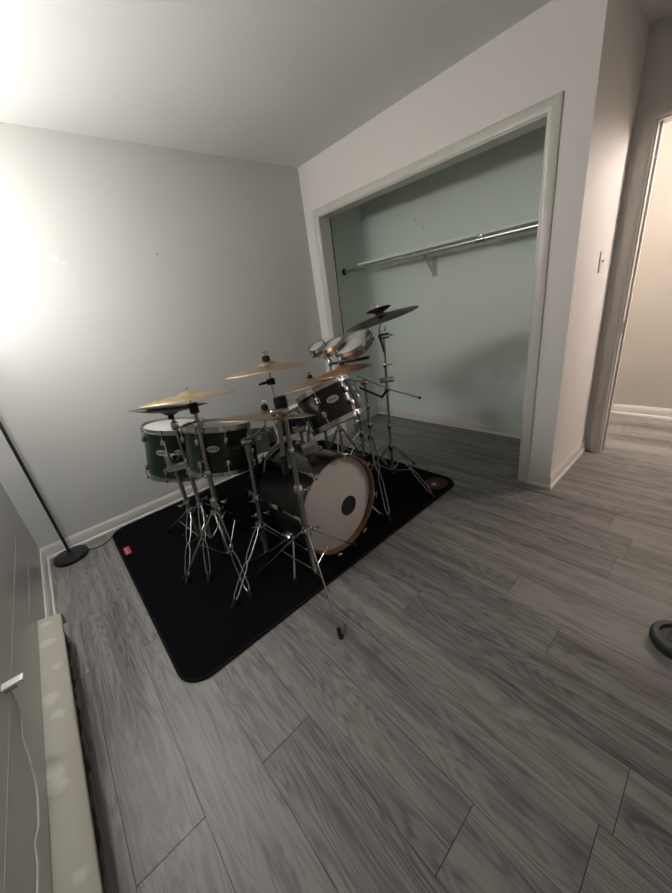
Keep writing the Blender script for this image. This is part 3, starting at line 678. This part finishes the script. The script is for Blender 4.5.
def topper(t, c, n, below=0.03, rod_to=None, lift=0.0, rr=0.004, up_=0.038, felt=True):
    """felt, rod and wing nut that hold a cymbal at c with axis n"""
    n = V(n).normalized(); c = V(c) + n * up_
    if rod_to is not None: part('cymbal_rod', 'chrome', t, tube, [V(rod_to), c - n * below, c + n * (0.040 if felt else 0.012)], rr, 8)
    if felt: part('felt', 'felt', t, lambda bm: (lathe(bm, [(0, -0.020), (0.014, -0.020), (0.014, 0.002), (0.017, 0.002), (0.017, 0.012), (0.013, 0.022), (0, 0.022)], c + n * lift, n, n=18)), label='black felt washer')
    part('wing_nut', 'chrome', t, wing, c + n * ((0.020 if felt else 0.001) + lift), n, 0.6 if felt else 0.4)
def cymbal(label, c, n, r, m_, bell=0.05, bow=0.022, bell_h=0.016, flip=False, china=False, group=None):
    c = V(c); n = V(n).normalized(); s = -1 if flip else 1
    prof = []
    prof.append((0.006, 0.0))
    bh = bell_h
    for k in range(1, 7): q = k / 6; prof.append((0.006 + (bell - 0.006) * q, -bh * q * q))
    for k in range(1, 11):
        q = k / 10; prof.append((bell + (r - bell) * q, -bh - bow * (0.35 * q + 0.65 * q * q)))
    if china: prof[-1] = (r, -bh - bow * 0.82); prof[-2] = (r - 0.02, -bh - bow)
    th = 0.0014
    prof2 = [(a, b - th) for a, b in prof[::-1]]
    prof = [(a, (b + bh + bow) * s) for a, b in prof + prof2]
    bm = bmesh.new(); lathe(bm, prof, (0, 0, 0), (0, 0, 1), n=72, closed=True)
    bmesh.ops.recalc_face_normals(bm, faces=bm.faces[:])
    me = bpy.data.meshes.new('cymbal'); bm.to_mesh(me); bm.free(); me.materials.append(M[m_])
    o = bpy.data.objects.new('cymbal', me); COL.objects.link(o)
    o.location = c; o.rotation_mode = 'QUATERNION'; o.rotation_quaternion = V((0, 0, 1)).rotation_difference(n)
    return tag(o, label, 'cymbal', group)

# A: left-most pair of straight tubes (carries inverted cymbal and the green tom)
A1, A2 = (0.800, 2.300), (0.845, 2.200)
sA = stand('chrome stand with wide wire legs at far left of the kit', A1, [(0.607, 2.022), (0.700, 2.64), (1.00, 2.42)], 0.27, 0.06,
           [([(A1[0], A1[1], 0.06), (A1[0], A1[1], 0.565)], 0.0125)], collars=[((A1[0], A1[1], 0.33), (0, 0, 1), 0.019, 0.04)],
           wings=[((A1[0] - 0.02, A1[1], 0.33), (-1, -0.2, 0)), ((A1[0], A1[1] - 0.02, 0.30), (0.3, -1, 0))], name='tom_stand', cat='drum stand')
def multi_clamp(bm):
    p, q = V((A1[0] - 0.02, A1[1] - 0.02, 0.585)), V((A2[0] + 0.02, A2[1] - 0.01, 0.60))
    d = (q - p); obox(bm, (p + q) / 2, d, d.cross(V((0, 0, 1))), (0, 0, 1), d.length + 0.05, 0.040, 0.042, 0.010)
    obox(bm, p + V((0.0, 0.0, 0.05)), d, d.cross(V((0, 0, 1))), (0, 0, 1), 0.032, 0.034, 0.075, 0.006)
    tube(bm, [p + V((0, 0, 0.08)), p + V((0.01, 0.02, 0.16))], 0.006, 8)
    obox(bm, q + V((0.03, -0.02, 0.045)), d, d.cross(V((0, 0, 1))), (0, 0, 1), 0.045, 0.04, 0.035, 0.008)
    tube(bm, [q + V((0.03, -0.02, 0.05)), q + V((0.02, 0.02, 0.13))], 0.006, 8)
part('multi_clamp', 'chrome', sA, multi_clamp, label='chunky chrome clamp joining two tubes')
part('tom_arm', 'chrome', sA, lambda bm: (tube(bm, [(A1[0], A1[1], 0.60), (A1[0] + 0.02, A1[1] + 0.06, 0.63), c1 + V((-0.10, -0.19, -0.115))], 0.008, 8), obox(bm, c1 + V((-0.085, -0.205, -0.12)), (1, -0.3, 0), (0.3, 1, 0), (0, 0, 1), 0.07, 0.02, 0.06, 0.006)))
sA2 = stand('chrome stand under the dark upturned cymbal at left', A2, [(0.70, 1.93), (0.74, 2.47), (1.13, 2.30)], 0.33, 0.07,
            [([(A2[0], A2[1], 0.07), (A2[0], A2[1], 0.60)], 0.0125), ([(A2[0], A2[1], 0.58), (0.847, 2.178, 0.90)], 0.0095)],
            collars=[((A2[0], A2[1], 0.60), (0, 0, 1), 0.018, 0.045), ((0.846, 2.183, 0.84), (0, 0, 1), 0.020, 0.04)], wings=[((A2[0], A2[1] - 0.018, 0.42), (0.4, -1, 0)), ((A2[0] + 0.018, A2[1], 0.36), (1, -0.4, 0))])
topper(sA2, (0.848, 2.177, 0.948), (0.169, 0.123, 0.978), 0.004, (0.847, 2.178, 0.86), up_=-0.048)
cymbal('upturned cymbal at far left, coloured dark for the shade of the bronze one above', (0.848, 2.177, 0.948), (0.169, 0.123, 0.978), 0.195, 'shadebronze', bell=0.045, bow=0.03, bell_h=0.018, flip=True, china=True)

# B: leaning stand under the bright bronze cymbal
B0 = (0.850, 1.965)
sB = stand('chrome stand with a black sleeve below the bright bronze cymbal', B0, [(0.800, 1.640), (0.600, 2.05), (1.09, 2.16)], 0.373, 0.07,
           [([(B0[0], B0[1], 0.06), (0.875, 1.957, 0.60)], 0.0135), ([(0.874, 1.957, 0.58), (0.900, 1.950, 0.93)], 0.0105)],
           collars=[((0.862, 1.961, 0.43), (0, 0, 1), 0.022, 0.05), ((0.875, 1.957, 0.60), (0, 0, 1), 0.019, 0.04), ((0.897, 1.951, 0.87), (0.3, -1, 0), 0.021, 0.035)],
           wings=[((0.885, 1.935, 0.43), (1, -0.7, 0)), ((0.86, 1.94, 0.40), (0.5, -1, 0)), ((0.862, 1.94, 0.60), (-1, -0.6, 0))])
topper(sB, (0.895, 1.959, 1.002), (0.088, 0.132, 0.987), 0.03, (0.900, 1.950, 0.90), felt=False)
part('sleeve', 'rubber', sB, lathe, [(0, 0), (0.022, 0), (0.022, 0.05), (0, 0.05)], (0.899, 1.951, 0.928), (0.0, 0.05, 1), n=20, label='black sleeve')
cymbal('bright yellow bronze cymbal at the left of the kit', (0.895, 1.959, 1.002), (0.088, 0.132, 0.987), 0.218, 'brass')

# G: stand in front of the second tom, with wing nuts down its tube
G0 = (1.015, 1.820); gt = V((1.056, 1.800, 0.750))
sG = stand('chrome stand with bright wing nuts left of the bass drum', G0, [(0.712, 1.652), (1.20, 1.62), (1.06, 1.985)], 0.25, 0.045,
           [([(G0[0], G0[1], 0.04), (1.036, 1.810, 0.42)], 0.0125), ([(1.034, 1.811, 0.40), gt], [0.010, 0.010]), ([gt - V((0.006, -0.002, 0.12)), gt], [0.013, 0.017])],
           collars=[((1.035, 1.810, 0.42), (0, 0, 1), 0.018, 0.035), (tuple(gt), (1, -0.6, 0.1), 0.020, 0.05)],
           wings=[((1.012, 1.802, 0.335), (-1, -0.6, 0.1)), ((1.045, 1.795, 0.325), (1, -0.7, 0)), ((0.995, 1.80, 0.265), (-0.6, -0.8, 0.5)), ((1.018, 1.80, 0.425), (-1, -0.7, 0.1))])
part('tom_arm', 'blackmetal', sG, lambda bm: (tube(bm, [gt, gt + V((-0.03, 0.02, -0.025)), (1.025, 1.925, 0.700)], 0.009, 8), obox(bm, (1.022, 1.92, 0.700), (1, 0, 0), (0, 1, 0), (0, 0, 1), 0.05, 0.02, 0.05, 0.004)))
part('cymbal_arm', 'chrome', sG, tube, [gt, (1.085, 1.72, 0.80), (1.097, 1.645, 0.845)], 0.006, 8)
topper(sG, (1.102, 1.635, 0.888), (0.227, 0.131, 0.965), 0.03, (1.095, 1.648, 0.835))
part('curved_rod', 'dullchrome', sG, tube, [(1.12, 1.82, 0.54), (1.135, 1.815, 0.60), (1.165, 1.80, 0.645), (1.21, 1.78, 0.675), (1.27, 1.76, 0.69)], 0.006, 8)
cymbal('wide low brown ride cymbal in front of the second tom', (1.102, 1.635, 0.888), (0.227, 0.131, 0.965), 0.235, 'darkbronze', bell=0.055, bow=0.020)

# C: boom stand in front of the bass drum, boom folded down beside the tube
C0 = (1.095, 1.462)
sC = stand('tall chrome boom stand in front of the bass drum, its boom folded down', C0, [(0.930, 1.755), (1.412, 1.500), (0.964, 1.138)], 0.335, 0.075,
           [([(C0[0], C0[1], 0.07), (C0[0], C0[1], 0.56)], 0.0140), ([(C0[0], C0[1], 0.54), (1.101, 1.459, 0.935)], 0.0110), ([(1.072, 1.459, 0.94), (1.065, 1.480, 0.745)], 0.0100)],
           collars=[((C0[0], C0[1], 0.56), (0, 0, 1), 0.021, 0.05), ((1.097, 1.460, 0.76), (0, 0, 1), 0.016, 0.03), ((1.085, 1.465, 0.945), (0.8, -0.55, 0), 0.017, 0.075)],
           wings=[((1.118, 1.45, 0.555), (1, -0.6, 0)), ((1.075, 1.45, 0.36), (-0.6, -1, 0)), ((1.115, 1.44, 0.345), (0.6, -1, 0)), ((1.12, 1.452, 0.92), (1, -0.5, 0.1)), ((1.12, 1.452, 0.86), (1, -0.5, 0.1)), ((1.12, 1.45, 0.79), (1, -0.5, 0.1))], single=(2,))
part('boom_grip', 'rubber', sC, tube, [(1.065, 1.480, 0.745), (1.063, 1.482, 0.655)], 0.016, 12, label='black end of the folded boom')
part('boom_clamp', 'blackmetal', sC, lambda bm: (lathe(bm, [(0, -0.026), (0.026, -0.026), (0.028, -0.02), (0.028, 0.02), (0.026, 0.026), (0, 0.026)], (1.110, 1.485, 0.975), (0.75, -0.6, 0.05), n=20)), label='black round clamp')
part('boom_arm', 'dullchrome', sC, tube, [(1.088, 1.478, 0.945), (1.098, 1.510, 1.065)], 0.0048, 10)
part('tilter', 'blackmetal', sC, lambda bm: (lathe(bm, [(0, -0.016), (0.013, -0.016), (0.014, 0.016), (0, 0.016)], (1.100, 1.512, 1.065), (0.75, -0.6, 0), n=16), wing(bm, (1.088, 1.520, 1.065), (-0.8, 0.6, -0.1), 1.1)))
topper(sC, (1.107, 1.526, 1.110), (0.046, 0.108, 0.993), 0.03, (1.102, 1.514, 1.065))
cymbal('tan crash cymbal alone against the grey wall, highest at the middle left', (1.107, 1.526, 1.110), (0.046, 0.108, 0.993), 0.176, 'bronze')

# c4: cymbal behind the tilted tom, on a stand mostly hidden by the bass drum
P0 = (1.79, 2.10)
s4 = stand('slim dark stand behind the bass drum under the left brown cymbal', P0, [(1.60, 2.34), (1.99, 2.22), (1.86, 1.80)], 0.26, 0.06,
           [([(P0[0], P0[1], 0.06), (P0[0], P0[1], 0.60)], 0.011), ([(P0[0], P0[1], 0.58), (1.785, 2.095, 0.80), (1.690, 2.03, 0.86)], 0.008)], collars=[((P0[0], P0[1], 0.60), (0, 0, 1), 0.017, 0.035)], wings=[((P0[0], P0[1] - 0.015, 0.6), (0, -1, 0))])
topper(s4, (1.682, 2.022, 0.873), (-0.027, 0.170, 0.985), 0.02, (1.688, 2.03, 0.857))
cymbal('brown cymbal behind the tilted tom, left of the reddish one', (1.682, 2.022, 0.873), (-0.027, 0.170, 0.985), 0.188, 'bronze')

N0 = (1.585, 2.105)
sN = stand('snare stand with a basket, mostly hidden behind the bass drum', N0, [(1.38, 2.30), (1.83, 2.30), (1.80, 2.0)], 0.25, 0.06, [([(N0[0], N0[1], 0.06), (N0[0], N0[1], 0.56)], 0.011)], name='snare_stand', cat='drum stand')
u, w, n = frame(nA)
for k in range(3):
    d = u * math.cos(0.5 + 2.0944 * k) + w * math.sin(0.5 + 2.0944 * k)
    part('basket_arm', 'dullchrome', sN, tube, [(N0[0], N0[1], 0.555), cA - nA * 0.155 + d * 0.10, cA - nA * 0.148 + d * 0.178, cA - nA * 0.115 + d * 0.184], 0.005, 8)
# snare stand (its splayed dark legs show above the bass drum)
F0 = (1.985, 2.170)
sF = stand('stand of splayed dark legs holding the three small chrome drums', F0, [(1.80, 2.03), (1.93, 2.42), (2.24, 2.16)], 0.44, 0.10,
           [([(F0[0], F0[1], 0.10), (F0[0], F0[1], 0.60)], 0.011), ([(F0[0], F0[1], 0.58), (F0[0] - 0.004, F0[1], 0.965)], 0.009)],
           collars=[((F0[0], F0[1], 0.60), (0, 0, 1), 0.017, 0.04), ((F0[0] - 0.004, F0[1], 0.945), (0, 0, 1), 0.019, 0.04)],
           wings=[((F0[0] - 0.02, F0[1] - 0.01, 0.945), (-1, -0.3, 0.1)), ((F0[0] + 0.01, F0[1] - 0.015, 0.93), (0.6, -1, 0))], name='drum_stand', cat='drum stand', wire=False)
part('mount_bar', 'blackmetal', sF, tube, [(F0[0] - 0.004, F0[1] - 0.01, 0.938), (2.06, 2.03, 0.945), (2.105, 1.90, 0.962)], [0.008, 0.011, 0.011], 10, label='black mounting bar')
small = [('big', (2.075, 2.019, 1.071), (-0.464, 0.056, 0.884), 0.137, 0.060), ('mid', (2.003, 2.147, 1.072), (-0.421, 0.115, 0.900), 0.084, 0.055), ('sml', (1.953, 2.262, 1.066), (-0.484, -0.012, 0.875), 0.060, 0.050)]
lbl = {'big': 'largest of three small chrome drums, nearest the closet opening', 'mid': 'middle-sized small chrome drum between the other two', 'sml': 'smallest chrome drum, in front of the closet casing'}
for key, c, n, r, h in small:
    c = V(c); u, w, n = frame(n)
    t = thing('mini_timbale', c - n * h, lbl[key], 'drum', 'three small chrome drums')
    part('shell', 'smokechrome', t, lathe, [(r - 0.008, -0.008), (r - 0.003, -0.008), (r - 0.003, -h), (r - 0.008, -h)], c, n, n=48, closed=True)
    part('head', 'clearhead', t, lathe, [(0, -0.002), (r - 0.006, -0.002), (r - 0.001, -0.005), (r - 0.001, -0.012), (r - 0.004, -0.012), (0, -0.005)], c, n, n=48)
    part('hoop', 'chrome', t, lathe, [(r - 0.001, 0.006), (r + 0.005, 0.007), (r + 0.005, -0.012), (r + 0.010, -0.012), (r + 0.010, -0.016), (r + 0.001, -0.016)], c, n, n=48, closed=True)
    for k in range(6):
        a = 0.3 + k * math.pi / 3; d = u * math.cos(a) + w * math.sin(a); tn = n.cross(d)
        part('lug', 'chrome', t, lambda bm: (obox(bm, c + d * (r + 0.006) - n * (h * 0.72), d, tn, n, 0.016, 0.014, 0.022, 0.004), tube(bm, [c + d * (r + 0.0075) + n * 0.008, c + d * (r + 0.0075) - n * (h * 0.7)], 0.0028, 6)))
    tgt = {'big': V((2.075, 1.985, 0.952)), 'mid': V((1.985, 2.165, 0.968)), 'sml': V((1.978, 2.172, 0.962))}[key]
    part('mount', 'chrome', t, lambda bm: (obox(bm, c + (tgt - c).normalized() * 0.001 - n * (h * 0.6) + (V((0, 0, -1)) - n * -n.z).normalized() * (r + 0.004), (1, 0, 0), (0, 1, 0), (0, 0, 1), 0.03, 0.02, 0.035, 0.004), tube(bm, [c - n * (h * 0.6) + (V((0, 0, -1)) - n * -n.z).normalized() * (r + 0.004), tgt], 0.005, 8)))

# drummer's stool, dark behind the stands
Q0 = (1.350, 2.390)
st = thing('drum_stool', (Q0[0], Q0[1], RZ), 'round black padded drum stool half hidden behind the stands', 'stool')
part('seat', 'felt', st, lathe, [(0, 0.0), (0.15, 0.0), (0.175, 0.015), (0.180, 0.045), (0.172, 0.080), (0.14, 0.095), (0, 0.10)], (Q0[0], Q0[1], 0.47), (0, 0, 1), n=48, label='black cloth seat')
part('post', 'blackmetal', st, tube, [(Q0[0], Q0[1], 0.10), (Q0[0], Q0[1], 0.475)], 0.014, 12)
for k in range(3):
    a = 0.6 + k * 2.0944; d = V((math.cos(a), math.sin(a), 0))
    lg = part('leg', 'blackmetal', st, tube, [V((Q0[0], Q0[1], 0.33)) + d * 0.015, V((Q0[0], Q0[1], RZ + 0.014)) + d * 0.235], 0.007, 8)
    part('rubber_foot', 'rubber', lg, tube, [V((Q0[0], Q0[1], RZ + 0.022)) + d * 0.228, V((Q0[0], Q0[1], RZ + 0.0005)) + d * 0.243], 0.011, 10)
    part('brace', 'blackmetal', st, tube, [V((Q0[0], Q0[1], 0.11)) + d * 0.012, V((Q0[0], Q0[1], 0.16)) + d * 0.125], 0.004, 7)

# E: plain stand right of the tilted tom with reddish cymbal
E0 = (2.128, 1.982)
sE = stand('dark chrome stand close behind the right side of bass drum', E0, [(1.735, 1.505), (2.32, 2.12), (1.98, 2.26)], 0.36, 0.08,
           [([(E0[0], E0[1], 0.08), (E0[0], E0[1], 0.60)], 0.0125), ([(E0[0], E0[1], 0.58), (2.122, 1.985, 0.78)], 0.0095)],
           collars=[((E0[0], E0[1], 0.45), (0, 0, 1), 0.020, 0.04), ((E0[0], E0[1], 0.60), (0, 0, 1), 0.018, 0.04), ((2.122, 1.985, 0.78), (1, -0.5, 0), 0.019, 0.05)],
           wings=[((E0[0] + 0.02, E0[1], 0.40), (1, -0.2, 0)), ((E0[0] - 0.015, E0[1] - 0.015, 0.60), (-0.7, -0.7, 0)), ((2.14, 1.975, 0.78), (1, -0.5, 0))])
part('boom_arm', 'dullchrome', sE, tube, [(2.20, 2.005, 0.765), (2.122, 1.985, 0.785), (1.868, 1.907, 0.862)], 0.0075, 10)
topper(sE, (1.863, 1.902, 0.921), (-0.038, 0.154, 0.987), 0.03, (1.868, 1.907, 0.857))
cymbal('reddish bronze cymbal just below the three small chrome drums', (1.863, 1.902, 0.921), (-0.038, 0.154, 0.987), 0.196, 'redbronze', bow=0.026)
# second thin upright beside it, part of the tom suspension
H0 = (2.247, 2.207)
sH = stand('thin dark upright stand near the closet floor behind the others', H0, [(2.05, 2.44), (2.40, 2.36), (2.30, 1.98)], 0.30, 0.06,
           [([(H0[0], H0[1], 0.06), (H0[0], H0[1], 0.52)], 0.010)], collars=[((H0[0], H0[1], 0.50), (0, 0, 1), 0.017, 0.04), ((H0[0], H0[1], 0.40), (0, 0, 1), 0.016, 0.03)], wings=[((H0[0] - 0.015, H0[1], 0.42), (-1, -0.4, 0.2)), ((H0[0], H0[1] - 0.015, 0.5), (0.5, -1, 0))], name='drum_stand', cat='drum stand')
# suspension hardware at the right flank of the tilted tom
t_ = [o for o in COL.objects if o.name == 'rack_tom'][0]
u, w, n = frame(nB)
def susp(bm):
    for ang, zz, s in ((0.10, 0.05, 1.0), (0.42, 0.06, 1.2), (-0.25, 0.08, 1.1), (0.25, 0.11, 0.9)):
        d = u * math.cos(ang) + w * math.sin(ang); tn = n.cross(d)
        obox(bm, cB + d * (0.172) - n * zz, d, tn, n, 0.030 * s, 0.026 * s, 0.042 * s, 0.005)
    d = u * math.cos(0.2) + w * math.sin(0.2); tube(bm, [cB + d * 0.17 - n * 0.07, cB + d * 0.215 - n * 0.09], 0.008, 8)
part('suspension_mount', 'dullchrome', t_, susp)

# D: tall stand by the closet with two dark cymbals
D0 = (2.157, 1.810)
sD = stand('tall slim stand at the right, in front of the mint closet', D0, [(2.121, 1.432), (2.470, 1.845), (1.985, 1.985)], 0.30, 0.085,
           [([(D0[0], D0[1], 0.08), (D0[0], D0[1], 0.46)], 0.0115), ([(D0[0], D0[1], 0.44), (D0[0] + 0.003, D0[1] - 0.003, 0.90)], 0.0095), ([(D0[0] + 0.003, D0[1] - 0.003, 0.88), (2.163, 1.803, 1.10)], 0.0075)],
           collars=[((D0[0], D0[1], 0.46), (0, 0, 1), 0.016, 0.035), ((2.16, 1.807, 0.90), (0, 0, 1), 0.015, 0.03), ((2.163, 1.803, 1.09), (0.8, -0.55, 0), 0.018, 0.07), ((2.159, 1.808, 0.735), (0, 0, 1), 0.019, 0.04)],
           wings=[((D0[0] + 0.015, D0[1] - 0.01, 0.46), (1, -0.6, 0)), ((2.172, 1.80, 0.90), (1, -0.6, 0.1)), ((2.19, 1.785, 1.09), (1, -0.7, 0)), ((2.165, 1.795, 1.12), (0.2, -0.2, 1))])
part('tilter_stub', 'blackmetal', sD, tube, [(2.130, 1.812, 1.105), (2.150, 1.800, 0.985)], [0.010, 0.005], 10, label='short black boom end')
part('boom_arm', 'dullchrome', sD, tube, [(2.132, 1.810, 1.100), (2.110, 1.790, 1.15)], 0.006, 10)
nC6 = V((-0.013, 0.245, 0.969)); nC7 = V((0.027, 0.234, 0.972))
part('cymbal_rod', 'chrome', sD, tube, [(2.110, 1.790, 1.145), (2.105, 1.768, 1.185), (2.109, 1.781, 1.240), (2.113, 1.79, 1.285)], 0.0045, 8)
part('felt', 'felt', sD, lambda bm: (lathe(bm, [(0, 0.010), (0.013, 0.010), (0.013, 0.036), (0, 0.036)], (2.103, 1.759, 1.198), nC6, n=16)), label='black felt washer')
part('cross_clamp', 'chrome', sD, lambda bm: obox(bm, (2.160, 1.805, 0.800), (0.75, -0.65, 0.0), (0.65, 0.75, 0), (0, 0, 1), 0.095, 0.030, 0.034, 0.005))
part('side_rod', 'dullchrome', sD, tube, [(1.975, 1.90, 0.865), (2.155, 1.785, 0.735), (2.265, 1.62, 0.665)], 0.0045, 8)
part('rod_tip', 'rubber', sD, lambda bm: ball(bm, (2.268, 1.616, 0.663), 0.0105), label='round black rod tip')
part('tom_arm', 'blackmetal', sD, tube, [(2.155, 1.80, 0.735), (2.08, 1.79, 0.70), (1.80, 1.77, 0.86)], [0.010, 0.009, 0.007], 8, label='dark arm reaching to the tom')
cymbal('large dark grey cymbal at the right, in front of the mint closet', (2.103, 1.759, 1.198), nC6, 0.233, 'rawbronze', bow=0.024)
cymbal('tiny dark splash cymbal on top of the large grey one', (2.111, 1.784, 1.258), nC7, 0.081, 'splash', bell=0.03, bow=0.016, bell_h=0.02, flip=True)
